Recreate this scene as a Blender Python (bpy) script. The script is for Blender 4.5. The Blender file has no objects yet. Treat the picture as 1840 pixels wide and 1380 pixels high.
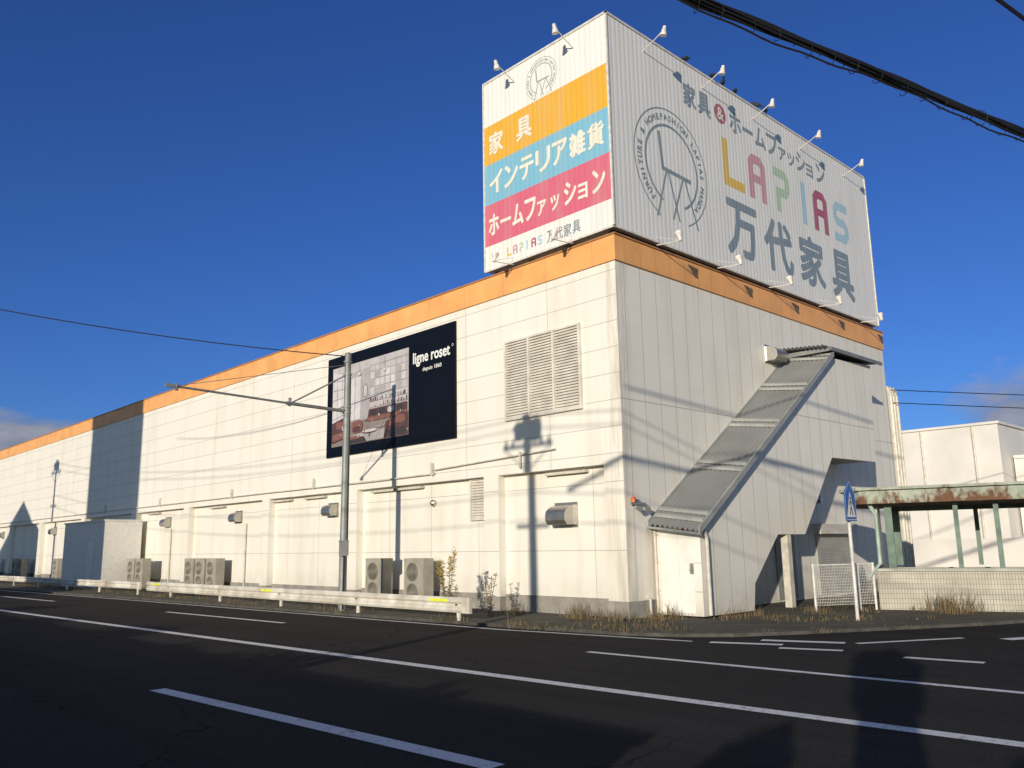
import bpy, math, random, bmesh
from mathutils import Vector, Matrix
random.seed(7)
rad=math.radians
SC=bpy.context.scene; COL=bpy.context.collection
# ------------------------------------------------------------------ materials
MATS={}
def newmat(name):
    m=bpy.data.materials.new(name); m.use_nodes=True; nt=m.node_tree
    b=nt.nodes['Principled BSDF']; MATS[name]=m
    return m,nt,b
def N(nt,t,**k):
    n=nt.nodes.new(t)
    for a,v in k.items(): setattr(n,a,v)
    return n
def math_(nt,op,a,b=None,c=None):
    n=N(nt,'ShaderNodeMath',operation=op)
    for i,x in enumerate((a,b,c)):
        if x is None: continue
        if isinstance(x,(int,float)): n.inputs[i].default_value=x
        else: nt.links.new(x,n.inputs[i])
    return n.outputs[0]
def noise(nt,vec,scale,detail=4,rough=.55,stretch=None):
    if stretch:
        mp=N(nt,'ShaderNodeMapping'); mp.inputs['Scale'].default_value=stretch
        nt.links.new(vec,mp.inputs[0]); vec=mp.outputs[0]
    n=N(nt,'ShaderNodeTexNoise'); n.inputs['Scale'].default_value=scale
    n.inputs['Detail'].default_value=detail; n.inputs['Roughness'].default_value=rough
    nt.links.new(vec,n.inputs['Vector']); return n.outputs['Fac']
def maprange(nt,v,a,b,c,d):
    n=N(nt,'ShaderNodeMapRange'); nt.links.new(v,n.inputs[0])
    for i,x in enumerate((a,b,c,d)): n.inputs[i+1].default_value=x
    return n.outputs[0]
def mix(nt,f,a,b):
    n=N(nt,'ShaderNodeMix',data_type='RGBA')
    if isinstance(f,(int,float)): n.inputs[0].default_value=f
    else: nt.links.new(f,n.inputs[0])
    for i,x in ((6,a),(7,b)):
        if isinstance(x,tuple): n.inputs[i].default_value=(*x,1) if len(x)==3 else x
        else: nt.links.new(x,n.inputs[i])
    return n.outputs[2]
def seam(nt,coord,spacing,width,off=0):
    v=math_(nt,'ADD',coord,off) if off else coord
    v=math_(nt,'ABSOLUTE',v)
    p=math_(nt,'PINGPONG',v,spacing/2)
    return math_(nt,'LESS_THAN',p,width/2)
def geo(nt):
    g=N(nt,'ShaderNodeNewGeometry'); s=N(nt,'ShaderNodeSeparateXYZ'); nt.links.new(g.outputs['Position'],s.inputs[0])
    return g,s
def plain(name,col,rough=.6,metal=0,var=.12,scale=6,bump=0,dark=None,spec=None):
    m,nt,b=newmat(name); g,s=geo(nt)
    f=noise(nt,g.outputs['Position'],scale,5)
    f=maprange(nt,f,.3,.7,0,1)
    lo=tuple(c*(1-var) for c in col) if dark is None else dark
    hi=tuple(min(1,c*(1+var*.5)) for c in col)
    nt.links.new(mix(nt,f,lo,hi),b.inputs['Base Color'])
    b.inputs['Roughness'].default_value=rough; b.inputs['Metallic'].default_value=metal
    if spec is not None: b.inputs['Specular IOR Level'].default_value=spec
    if bump:
        bp=N(nt,'ShaderNodeBump'); bp.inputs['Strength'].default_value=bump; bp.inputs['Distance'].default_value=.02
        nt.links.new(noise(nt,g.outputs['Position'],scale*6,4),bp.inputs['Height']); nt.links.new(bp.outputs[0],b.inputs['Normal'])
    return m
def wallmat(name,base,sx,sz_l,sz_r,sy=3.1,stain=.35):
    m,nt,b=newmat(name); g,s=geo(nt); P=g.outputs['Position']
    sn=N(nt,'ShaderNodeSeparateXYZ'); nt.links.new(g.outputs['True Normal'],sn.inputs[0])
    isL=math_(nt,'GREATER_THAN',math_(nt,'ABSOLUTE',sn.outputs[0]),.6)
    isR=math_(nt,'SUBTRACT',1.0,isL)
    X,Y,Z=s.outputs
    l=math_(nt,'MAXIMUM',seam(nt,Z,sz_l,.018),seam(nt,Y,sy,.018,.9))
    r=math_(nt,'MAXIMUM',seam(nt,X,sx,.02,.3),seam(nt,Z,sz_r,.022))
    sm=math_(nt,'MAXIMUM',math_(nt,'MULTIPLY',l,isL),math_(nt,'MULTIPLY',r,isR))
    d1=maprange(nt,noise(nt,P,1.0,6,.6,(1.7,1.7,.22)),.48,.75,0,1)
    d2=maprange(nt,noise(nt,P,.45,4),.35,.7,0,1)
    c=mix(nt,math_(nt,'MULTIPLY',d1,stain),base,(base[0]*.72,base[1]*.66,base[2]*.55))
    c=mix(nt,math_(nt,'MULTIPLY',d2,.10),c,(base[0]*.8,base[1]*.8,base[2]*.8))
    cb=N(nt,'ShaderNodeCombineXYZ')
    nt.links.new(math_(nt,'FLOOR',math_(nt,'DIVIDE',math_(nt,'ADD',X,30.3),sx)),cb.inputs[0]); nt.links.new(math_(nt,'FLOOR',math_(nt,'DIVIDE',math_(nt,'ADD',Y,.9+sy/2*0),sy)),cb.inputs[1]); nt.links.new(math_(nt,'FLOOR',math_(nt,'DIVIDE',Z,sz_l)),cb.inputs[2])
    wn=N(nt,'ShaderNodeTexWhiteNoise'); nt.links.new(cb.outputs[0],wn.inputs[0])
    c=mix(nt,math_(nt,'MULTIPLY',wn.outputs['Value'],.10),c,(base[0]*.7,base[1]*.68,base[2]*.62))
    near=math_(nt,'MULTIPLY',maprange(nt,math_(nt,'ADD',math_(nt,'ABSOLUTE',X),math_(nt,'ABSOLUTE',Y)),.05,.55,1,0),maprange(nt,noise(nt,P,1.3,5,.6,(5,5,.5)),.4,.62,0,1))
    c=mix(nt,math_(nt,'MULTIPLY',near,.6),c,(.42,.34,.25))
    rs=math_(nt,'MULTIPLY',maprange(nt,Z,6.2,8.1,0,1),maprange(nt,noise(nt,P,1.0,4,.6,(6,6,.12)),.58,.72,0,1))
    c=mix(nt,math_(nt,'MULTIPLY',rs,.35),c,(.45,.38,.30))
    st=math_(nt,'MULTIPLY',math_(nt,'MULTIPLY',maprange(nt,math_(nt,'ABSOLUTE',math_(nt,'SUBTRACT',X,.85)),.02,.22,1,0),maprange(nt,Z,2.2,.3,1,.5)),maprange(nt,noise(nt,P,2,4,.6,(3,3,.6)),.35,.6,0,1))
    st=math_(nt,'MULTIPLY',st,math_(nt,'LESS_THAN',Z,2.1))
    c=mix(nt,math_(nt,'MULTIPLY',math_(nt,'MULTIPLY',st,isR),.6),c,(.36,.25,.16))
    low=math_(nt,'MULTIPLY',maprange(nt,Z,.15,1.0,1,0),maprange(nt,noise(nt,P,2.2,5),.3,.7,.15,1))
    c=mix(nt,math_(nt,'MULTIPLY',low,.5),c,(.36,.32,.26))
    c=mix(nt,math_(nt,'MULTIPLY',sm,.62),c,(.30,.29,.27))
    nt.links.new(c,b.inputs['Base Color']); b.inputs['Roughness'].default_value=.55
    bp=N(nt,'ShaderNodeBump'); bp.inputs['Strength'].default_value=.5; bp.inputs['Distance'].default_value=.012
    h=math_(nt,'SUBTRACT',math_(nt,'MULTIPLY',noise(nt,P,2.2,3),.5),sm)
    nt.links.new(h,bp.inputs['Height']); nt.links.new(bp.outputs[0],b.inputs['Normal'])
    return m
WALL=wallmat('painted_panel_wall',(.81,.775,.705),.6,.605,4.84)
LOWWALL=wallmat('lower_bay_wall',(.80,.765,.69),.6,1.5,4.84,2.0,.5)
def signmat(name,col,bands=False):
    m,nt,b=newmat(name); g,s=geo(nt); P=g.outputs['Position']; X,Y,Z=s.outputs
    sn=N(nt,'ShaderNodeSeparateXYZ'); nt.links.new(g.outputs['True Normal'],sn.inputs[0])
    isL=math_(nt,'GREATER_THAN',math_(nt,'ABSOLUTE',sn.outputs[0]),.6)
    co=mix(nt,isL,X,Y)
    sp=N(nt,'ShaderNodeSeparateColor'); nt.links.new(co,sp.inputs[0]); co=sp.outputs[0]
    pp=math_(nt,'PINGPONG',math_(nt,'ADD',co,5.0),.085)
    prof=maprange(nt,pp,.02,.045,0,1)
    groove=maprange(nt,pp,.0,.03,1,0)
    if bands:
        c=(.80,.79,.76)
        ylw=math_(nt,'MULTIPLY',math_(nt,'GREATER_THAN',Z,11.86),math_(nt,'LESS_THAN',Z,13.0))
        blu=math_(nt,'MULTIPLY',math_(nt,'GREATER_THAN',Z,10.7),math_(nt,'LESS_THAN',Z,11.86))
        pnk=math_(nt,'MULTIPLY',math_(nt,'GREATER_THAN',Z,9.53),math_(nt,'LESS_THAN',Z,10.7))
        c=mix(nt,math_(nt,'MULTIPLY',ylw,isL),c,(.76,.40,.03))
        c=mix(nt,math_(nt,'MULTIPLY',blu,isL),c,(.19,.46,.62))
        c=mix(nt,math_(nt,'MULTIPLY',pnk,isL),c,(.64,.13,.20))
    else: c=mix(nt,0.0,col,col)
    d=maprange(nt,noise(nt,P,1.2,6,.6,(2.5,2.5,.3)),.45,.8,0,.28)
    c=mix(nt,d,c,(.50,.47,.41))
    c=mix(nt,math_(nt,'MULTIPLY',groove,.17),c,(.25,.25,.26))  # crease shade and dirt between the ribs, put into the colour
    nt.links.new(c,b.inputs['Base Color']); b.inputs['Roughness'].default_value=.5
    bp=N(nt,'ShaderNodeBump'); bp.inputs['Strength'].default_value=.19; bp.inputs['Distance'].default_value=.02
    nt.links.new(prof,bp.inputs['Height']); nt.links.new(bp.outputs[0],b.inputs['Normal'])
    return m
SIGN=signmat('ribbed_sign_sheet',(0,0,0),True)
INK=signmat('slate_lettering',(.22,.28,.325)); INKL=signmat('faded_slate_lettering',(.30,.34,.36))
CREAM=signmat('cream_lettering',(.78,.75,.64))
SG=signmat('gold_lettering',(.74,.50,.10)); SP=signmat('pink_lettering',(.60,.31,.35)); SGR=signmat('green_lettering',(.46,.60,.43))
SB=signmat('sky_blue_lettering',(.40,.60,.70)); SR=signmat('crimson_lettering',(.42,.11,.16))
ORANGE=plain('orange_fascia_paint',(.84,.41,.14),.5,0,.18,1.2)
nt_,b_=ORANGE.node_tree,ORANGE.node_tree.nodes['Principled BSDF']
g_,s_=geo(nt_)
sm_=math_(nt_,'MAXIMUM',seam(nt_,s_.outputs[0],.6,.016,.3),seam(nt_,s_.outputs[1],1.55,.016,.9))
old=b_.inputs['Base Color'].links[0].from_socket
nt_.links.new(mix(nt_,math_(nt_,'MULTIPLY',sm_,.5),old,(.35,.14,.05)),b_.inputs['Base Color'])
CONC=plain('concrete_foundation',(.30,.28,.25),.9,0,.35,2.5,.4)
KERB=plain('kerb_concrete',(.085,.08,.07),.9,0,.5,3,.4)
STEEL=plain('galvanized_steel',(.42,.43,.42),.42,.6,.2,5)
POLE=plain('weathered_pole_steel',(.25,.265,.26),.55,.25,.3,3)
STAINLESS=plain('stainless_hood',(.50,.48,.44),.32,.85,.15,4)
DARK=plain('dark_void',(.02,.02,.022),.9)
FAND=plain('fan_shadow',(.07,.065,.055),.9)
LAMPW=plain('lamp_white_paint',(.70,.67,.62),.45,0,.25,8)
LOUV=plain('cream_louvre_paint',(.66,.62,.55),.55,0,.2,3)
LOUVF=plain('louvre_frame_paint',(.70,.66,.59),.55,0,.2,3)
DOORM=plain('white_door_paint',(.78,.76,.71),.45,0,.15,1.5)
PIPEW=plain('cream_pipe',(.62,.58,.50),.5,0,.25,5)
RAILW=plain('guardrail_white',(.70,.68,.62),.5,0,.35,1.2,.1,(.36,.31,.23))
YEL=plain('reflector_yellow',(.75,.80,.06),.5)
NAVY=plain('navy_billboard',(.0028,.0045,.0095),.5,0,.2,1,spec=.2)
WHITEP=plain('white_print',(.82,.82,.80),.5)
ACM=plain('air_conditioner_casing',(.36,.33,.275),.55,0,.25,3)
ACD=plain('fan_guard',(.24,.22,.18),.55,0,.2,3)
GREEN=plain('dull_green_paint',(.16,.225,.185),.75,0,.4,3)
PGREEN=plain('pale_green_panel',(.36,.45,.39),.5,0,.3,2)
ROOFP=plain('corrugated_grey_sheet',(.245,.25,.24),.55,.1,.2,.8)
BATT=plain('roof_batten_steel',(.36,.365,.35),.5,.2,.2,2)
BLUE=plain('sign_blue',(.02,.12,.42),.4)
BLACK=plain('cable_black',(.012,.012,.014),.6)
ORNG=plain('beacon_orange',(.55,.13,.03),.4)
REDM=plain('red_label',(.6,.05,.04),.5)
BG=plain('far_white_wall',(.74,.71,.66),.7,0,.12,.5)
GRYB=plain('far_grey_wall',(.40,.40,.39),.7,0,.12,.5)
GLASS=plain('dark_window_glass',(.04,.06,.08),.1)
LEAF=plain('leaf_green',(.06,.10,.03),.7,0,.4,8)
DRY=plain('dry_grass',(.21,.15,.075),.9,0,.5,4)
GRN=plain('weed_green',(.08,.085,.035),.8,0,.4,6)
GOLDF=plain('weed_yellow_flower',(.50,.34,.06),.8)
FEA=plain('bird_feathers',(.03,.03,.035),.7)
BARK=plain('shrub_bark',(.09,.06,.04),.9)
def rustmat(name,g0,g1,z0,z1):
    m,nt,b=newmat(name); g,s=geo(nt)
    n1=noise(nt,g.outputs['Position'],2.6,8,.7,(1,1,.6))
    zz=maprange(nt,s.outputs[2],z0,z1,.17,-.02)
    f=maprange(nt,math_(nt,'ADD',n1,zz),.54,.66,0,1)
    c=mix(nt,maprange(nt,noise(nt,g.outputs['Position'],5,5),.3,.7,0,1),g0,g1)
    nt.links.new(mix(nt,f,c,mix(nt,noise(nt,g.outputs['Position'],9,4),(.19,.08,.04),(.09,.05,.03))),b.inputs['Base Color']); b.inputs['Roughness'].default_value=.85
    return m
RUST=rustmat('rusty_green_fascia',(.29,.34,.28),(.43,.45,.37),2.45,2.78)
m,nt,b=newmat('ribbed_cream_tile'); g,s=geo(nt)
t=math_(nt,'MAXIMUM',seam(nt,s.outputs[1],.055,.014),seam(nt,s.outputs[2],.11,.014,.02))
c=mix(nt,maprange(nt,noise(nt,g.outputs['Position'],2,5),.35,.7,0,1),(.50,.465,.39),(.34,.31,.25))
nt.links.new(mix(nt,math_(nt,'MULTIPLY',t,.6),c,(.14,.125,.10)),b.inputs['Base Color']); b.inputs['Roughness'].default_value=.6
TILE=m
# asphalt
m,nt,b=newmat('asphalt'); g,s=geo(nt); P=g.outputs['Position']
f1=maprange(nt,noise(nt,P,.35,6,.6),.35,.7,0,1); f2=maprange(nt,noise(nt,P,60,3,.7),.35,.7,0,1)
c=mix(nt,f1,(.0205,.0190,.018),(.031,.0283,.0265)); c=mix(nt,math_(nt,'MULTIPLY',f2,.6),c,(.090,.080,.070))
tr=maprange(nt,noise(nt,P,.8,5,.6,(1.6,.06,1)),.45,.7,0,.45)
c=mix(nt,tr,c,(.015,.0142,.0138))
vo=N(nt,'ShaderNodeTexVoronoi',feature='DISTANCE_TO_EDGE'); vo.inputs['Scale'].default_value=.28
wv=N(nt,'ShaderNodeVectorMath',operation='ADD'); nt.links.new(P,wv.inputs[0])
nz=N(nt,'ShaderNodeTexNoise'); nz.inputs['Scale'].default_value=1.3; nt.links.new(P,nz.inputs['Vector']); nt.links.new(nz.outputs['Color'],wv.inputs[1]); nt.links.new(wv.outputs[0],vo.inputs['Vector'])
ck=math_(nt,'MULTIPLY',math_(nt,'LESS_THAN',vo.outputs['Distance'],.006),maprange(nt,noise(nt,P,.3,3),.45,.6,0,.7))
c=mix(nt,ck,c,(.008,.008,.008))
nt.links.new(c,b.inputs['Base Color']); b.inputs['Roughness'].default_value=.95; b.inputs['Specular IOR Level'].default_value=.06
bp=N(nt,'ShaderNodeBump'); bp.inputs['Strength'].default_value=.6; bp.inputs['Distance'].default_value=.007
nt.links.new(noise(nt,P,80,3,.7),bp.inputs['Height']); nt.links.new(bp.outputs[0],b.inputs['Normal'])
ASPH=m
m,nt,b=newmat('worn_road_paint'); g,s=geo(nt); P=g.outputs['Position']
f=maprange(nt,noise(nt,P,14,6,.7),.50,.64,0,1); f2=maprange(nt,noise(nt,P,2.0,4),.4,.7,.15,.85)
c=mix(nt,math_(nt,'MULTIPLY',f,f2),(.80,.78,.74),(.12,.115,.11))
nt.links.new(c,b.inputs['Base Color']); b.inputs['Roughness'].default_value=.7
PAINT=m
m,nt,b=newmat('verge_soil'); g,s=geo(nt); P=g.outputs['Position']
f=maprange(nt,noise(nt,P,1.5,6,.65),.35,.65,0,1)
c=mix(nt,f,(.05,.043,.034),(.105,.09,.066)); c=mix(nt,maprange(nt,noise(nt,P,4,5,.7),.5,.65,0,.7),c,(.04,.045,.02))
nt.links.new(c,b.inputs['Base Color']); b.inputs['Roughness'].default_value=.95
bp=N(nt,'ShaderNodeBump'); bp.inputs['Strength'].default_value=.8; bp.inputs['Distance'].default_value=.04
nt.links.new(noise(nt,P,12,5,.7),bp.inputs['Height']); nt.links.new(bp.outputs[0],b.inputs['Normal'])
SOIL=m
# ------------------------------------------------------------------ mesh builder
class B:
    def __init__(s): s.v=[]; s.f=[]; s.m=[]
    def add(s,vs,fs,mi=0):
        o=len(s.v); s.v+= [tuple(x) for x in vs]; s.f+=[tuple(i+o for i in f) for f in fs]; s.m+=[mi]*len(fs); return s
    def box(s,a,b,mi=0):
        x0,y0,z0=[min(a[i],b[i]) for i in range(3)]; x1,y1,z1=[max(a[i],b[i]) for i in range(3)]
        vs=[(x0,y0,z0),(x1,y0,z0),(x1,y1,z0),(x0,y1,z0),(x0,y0,z1),(x1,y0,z1),(x1,y1,z1),(x0,y1,z1)]
        return s.add(vs,[(0,3,2,1),(4,5,6,7),(0,1,5,4),(1,2,6,5),(2,3,7,6),(3,0,4,7)],mi)
    def lathe(s,p0,axis,prof,n=12,mi=0,cap=True):
        a=Vector(axis).normalized(); p0=Vector(p0)
        t=Vector((0,0,1)) if abs(a.z)<.9 else Vector((1,0,0))
        u=a.cross(t).normalized(); w=a.cross(u)
        vs=[]
        for d,r in prof:
            for i in range(n):
                an=2*math.pi*i/n; vs.append(p0+a*d+u*(r*math.cos(an))+w*(r*math.sin(an)))
        fs=[]
        for k in range(len(prof)-1):
            for i in range(n):
                j=(i+1)%n; fs.append((k*n+i,k*n+j,(k+1)*n+j,(k+1)*n+i))
        if cap:
            fs.append(tuple(range(n))); fs.append(tuple((len(prof)-1)*n+i for i in reversed(range(n))))
        return s.add(vs,fs,mi)
    def cyl(s,p,q,r,n=10,mi=0,r2=None):
        d=(Vector(q)-Vector(p)); return s.lathe(p,d,[(0,r),(d.length,r if r2 is None else r2)],n,mi)
    def tube(s,pts,r,n=6,mi=0):
        pts=[Vector(p) for p in pts]; vs=[]; fs=[]
        for k,p in enumerate(pts):
            d=(pts[min(k+1,len(pts)-1)]-pts[max(k-1,0)]).normalized()
            t=Vector((0,0,1)) if abs(d.z)<.9 else Vector((1,0,0))
            u=d.cross(t).normalized(); w=d.cross(u)
            for i in range(n):
                an=2*math.pi*i/n; vs.append(p+u*(r*math.cos(an))+w*(r*math.sin(an)))
        for k in range(len(pts)-1):
            for i in range(n):
                j=(i+1)%n; fs.append((k*n+i,k*n+j,(k+1)*n+j,(k+1)*n+i))
        fs.append(tuple(range(n))); fs.append(tuple((len(pts)-1)*n+i for i in reversed(range(n))))
        return s.add(vs,fs,mi)
    def prism(s,poly,f0,f1,mi=0):
        n=len(poly); vs=[f0(*p) for p in poly]+[f1(*p) for p in poly]
        fs=[tuple(range(n)),tuple(reversed(range(n,2*n)))]+[(i,i+n,(i+1)%n+n,(i+1)%n) for i in range(n)]
        return s.add(vs,fs,mi)
WM={}
def mk(name,b,mats,parent=None,label=None,smooth=False,flat2d=False,**props):
    me=bpy.data.meshes.new(name); me.from_pydata([tuple(v) for v in b.v],[],b.f)
    mats=mats if isinstance(mats,(list,tuple)) else [mats]
    for m in mats: me.materials.append(m)
    for p,i in zip(me.polygons,b.m): p.material_index=i; p.use_smooth=smooth
    me.update()
    if not flat2d:
        bm=bmesh.new(); bm.from_mesh(me); bmesh.ops.recalc_face_normals(bm,faces=bm.faces); bm.to_mesh(me); bm.free()
    if smooth:
        try: me.set_sharp_from_angle(angle=rad(40))
        except Exception: pass
    o=bpy.data.objects.new(name,me); COL.objects.link(o)
    if parent is not None:
        o.parent=parent; o.matrix_parent_inverse=WM[parent.name].inverted()
    WM[o.name]=Matrix.Identity(4)
    if label: o['label']=label
    for k,v in props.items(): o[k]=v
    return o
def thing(name,label,cat,loc=(0,0,0),parent=None,group=None):
    o=bpy.data.objects.new(name,None); COL.objects.link(o); o.empty_display_size=.2
    o.location=loc; WM[o.name]=Matrix.Translation(loc)
    if parent is not None: o.parent=parent; o.matrix_parent_inverse=WM[parent.name].inverted()
    if label: o['label']=label
    if cat: o['category']=cat
    if group: o['group']=group
    return o
def dup(o,mat,parent=None):
    c=o.copy(); COL.objects.link(c)
    if parent is None: c.matrix_basis=mat@o.matrix_basis
    else: c.parent=parent; c.matrix_parent_inverse=o.matrix_parent_inverse.copy()
    for ch in [x for x in bpy.data.objects if x.parent==o]: dup(ch,None,c)
    return c
def T(x,y,z,rz=0): return Matrix.Translation((x,y,z))@Matrix.Rotation(rz,4,'Z')
# ------------------------------------------------------------------ text
GC={}
def glyph(txt,bold=0):
    if (txt,bold) in GC: return GC[(txt,bold)]
    cu=bpy.data.curves.new('g','FONT'); cu.body=txt; cu.offset=bold; cu.resolution_u=3
    ob=bpy.data.objects.new('g',cu); COL.objects.link(ob)
    bpy.context.view_layer.update()
    me=bpy.data.meshes.new_from_object(ob.evaluated_get(bpy.context.evaluated_depsgraph_get()))
    v=[(p.co.x,p.co.y) for p in me.vertices]; f=[tuple(p.vertices) for p in me.polygons]
    bpy.data.objects.remove(ob); bpy.data.curves.remove(cu); bpy.data.meshes.remove(me)
    x0=min(p[0] for p in v);x1=max(p[0] for p in v);y0=min(p[1] for p in v);y1=max(p[1] for p in v)
    GC[(txt,bold)]=(v,f,(x0,y0,x1,y1)); return GC[(txt,bold)]
def puttext(b,txt,rect,plane,bold=.0,mi=0):
    v,f,(x0,y0,x1,y1)=glyph(txt,0); a0,b0,a1,b1=rect
    w=bold*max(b1-b0,.0); 
    if txt=='ー': w=bold*(a1-a0)
    offs=[(0,0)]+([(math.cos(k*math.pi/4)*w,math.sin(k*math.pi/4)*w) for k in range(8)] if bold else [])
    for i,(dx,dy) in enumerate(offs):
        vs=[]
        for x,y in v:
            p=plane(a0+w+(x-x0)/(x1-x0)*(a1-a0-2*w)+dx,b0+w+(y-y0)/(y1-y0)*(b1-b0-2*w)+dy,i*.0004)
            vs.append(p)
        b.add(vs,f,mi)
def strip(b,pts,w,plane,mi=0,closed=False):
    n=len(pts); L=[];R=[]
    for i in range(n):
        p=Vector(pts[i]); 
        a=Vector(pts[(i-1)%n]) if (closed or i>0) else None; c=Vector(pts[(i+1)%n]) if (closed or i<n-1) else None
        d1=(p-a).normalized() if a is not None else None; d2=(c-p).normalized() if c is not None else None
        if d1 is None: d1=d2
        if d2 is None: d2=d1
        t=(d1+d2).normalized(); nn=Vector((-t.y,t.x)); k=w/2/max(.35,nn.dot(Vector((-d1.y,d1.x))))
        L.append(p+nn*k); R.append(p-nn*k)
    vs=[plane(*q) for q in L]+[plane(*q) for q in R]
    m=n if closed else n-1
    b.add(vs,[(i,i+n,(i+1)%n+n,(i+1)%n) for i in range(m)],mi)
SO=.104
def PR(off=SO): return lambda a,z,e=0:(a,-off-e,z)
def PL(off=SO): return lambda a,z,e=0:(-off-e,-a,z)
# ------------------------------------------------------------------ ground
def sheet(name,poly,z,mat,**k):
    b=B(); b.add([(x,y,z) for x,y in poly],[tuple(range(len(poly)))])
    o=mk(name,b,mat,flat2d=True,**k)
    if o.data.polygons[0].normal.z<0: o.data.flip_normals()
    return o
sheet('ground',[(-700,-700),(700,-700),(700,700),(-700,700)],0,SOIL,kind='structure')
sheet('road',[(-13.6,-300),(400,-300),(400,400),(-13.6,400)],.004,ASPH,kind='structure')
verge=[(-20,400),(-9.3,150),(-4.85,45),(-3.35,20),(-2.75,6),(-2.45,1),(-2.2,-1.5),(-1.85,-2.5),(-1.2,-3.3),(-.2,-3.95),(1.3,-4.8),(3.3,-5.9),(8,-7.8),(20,-11),(60,-15),(400,-15),(400,400)]
b=B(); b.prism(verge,lambda x,y:(x,y,.004),lambda x,y:(x,y,.06)); mk('verge',b,SOIL,kind='structure')
b=B()
edge=verge[1:15]
for i in range(len(edge)-1):
    p=Vector(edge[i]);q=Vector(edge[i+1]); d=(q-p).normalized(); n=Vector((-d.y,d.x))
    k=max(1,int((q-p).length/1.2))
    for j in range(k):
        a=p+(q-p)*(j/k)+d*.008; c=p+(q-p)*((j+1)/k)-d*.008
        o1=a-n*.01;o2=c-n*.01;i1=a+n*.13;i2=c+n*.13
        b.prism([tuple(o1),tuple(o2),tuple(i2),tuple(i1)],lambda x,y:(x,y,.006),lambda x,y:(x,y,.066))
mk('kerb',b,KERB,kind='structure')
b=B(); b.box((-40,-300,.002),(-13.6,400,.13)); mk('pavement',b,CONC,kind='structure')
def line(name,p,q,w):
    p=Vector(p);q=Vector(q);d=(q-p).normalized();n=Vector((-d.y,d.x))*w/2
    return sheet(name,[tuple(p+n),tuple(p-n),tuple(q-n),tuple(q+n)],.008,PAINT,kind='structure')
line('road_marking',(-6.63+.046*50.67,-60),(-7.86-.046*80,97.34),.2)
line('road_marking',(-10.32,-1.01),(-9.98,-6.71),.2)
for k in range(-5,8):
    y1=12.09+14.75*k; y0=y1-5.97
    line('road_marking',(-5.03-.046*(y1-12.09),y1),(-4.75-.046*(y0-6.12),y0),.14)
for k in range(-4,6):
    if k==0: continue
    y1=-1.01+14.75*k
    line('road_marking',(-10.32-.046*(y1+1.01),y1),(-10.32-.046*(y1+1.01-5.7),y1-5.7),.2)
line('road_marking',(-2.80,1),(-3.60,20),.10); line('road_marking',(-3.60,20),(-5.02,45),.10); line('road_marking',(-2.80,1),(-2.2,-3.1),.1)
for p,q,w in [((-2.13,-3.4),(-1.72,-4.5),.2),((-2.13,-4.66),(-1.85,-5.56),.17),((-2.04,-6.54),(-1.93,-7.55),.17),((-.86,-5.32),(.93,-6.31),.13),((-1.35,-3.9),(-.9,-5.15),.22),((1.1,-6.9),(2.8,-7.7),.25)]:
    line('road_marking',p,q,w)
# ------------------------------------------------------------------ store building
H=8.72; W=14.43; LEN=78; o_=.65; zb=3.4
S=thing('store_building','long white panelled store building with orange roof fascia','building',(5,20,0))
b=B()
b.box((.25,0,0),(W,LEN,H-.12))
b.box((0,0,zb),(.25,LEN,H-.02))
mk('wall',b,WALL,S)
piers=[(0,.56),(4.07,4.63),(10.5,11.05),(16.1,16.65),(22.95,23.55),(28.9,29.5),(36.2,36.8),(43.9,44.5),(50.5,51.1),(57,57.6),(64,64.6),(71,71.6)]
for i,(y0,y1) in enumerate(piers):
    b=B(); b.box((0,y0,.4 if i else 0),(.25,y1,zb)); mk('pilaster',b,LOWWALL,S)
    b=B(); b.box((-.012,y0-.01 if i else -.012,0),(.2,y1+.01,.4 if i else .42)); mk('pilaster_base',b,CONC,S)
for i in range(len(piers)-1):
    a,c=piers[i][1],piers[i+1][0]
    b=B(); b.box((.235,a+.001,.45),(.249,c-.001,zb-.001)); mk('recessed_wall',b,LOWWALL,S)
    b=B(); b.box((.2,a+.01,0),(.26,c-.01,.45)); mk('foundation',b,CONC,S)
b=B(); b.box((.201,-.012,0),(.98,.1,.42)); mk('foundation',b,CONC,S)
b=B(); b.box((10.5,-.012,0),(W+.01,.1,.42)); mk('foundation',b,CONC,S)
b=B()
b.box((-.045,-.045,H-o_),(W+.045,.02,H-.04)); b.box((-.045,.02,H-o_),(.02,LEN,H-.04)); b.box((W-.02,.02,H-o_),(W+.045,LEN,H-.04))
mk('fascia',b,ORANGE,S)
b=B(); b.box((-.075,-.075,H-.04),(W+.075,.1,H)); b.box((-.075,.1,H-.04),(.1,LEN,H)); b.box((W-.1,.1,H-.04),(W+.075,LEN,H))
mk('coping',b,plain('brown_coping',(.42,.20,.08),.5,0,.25,2),S)
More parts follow.
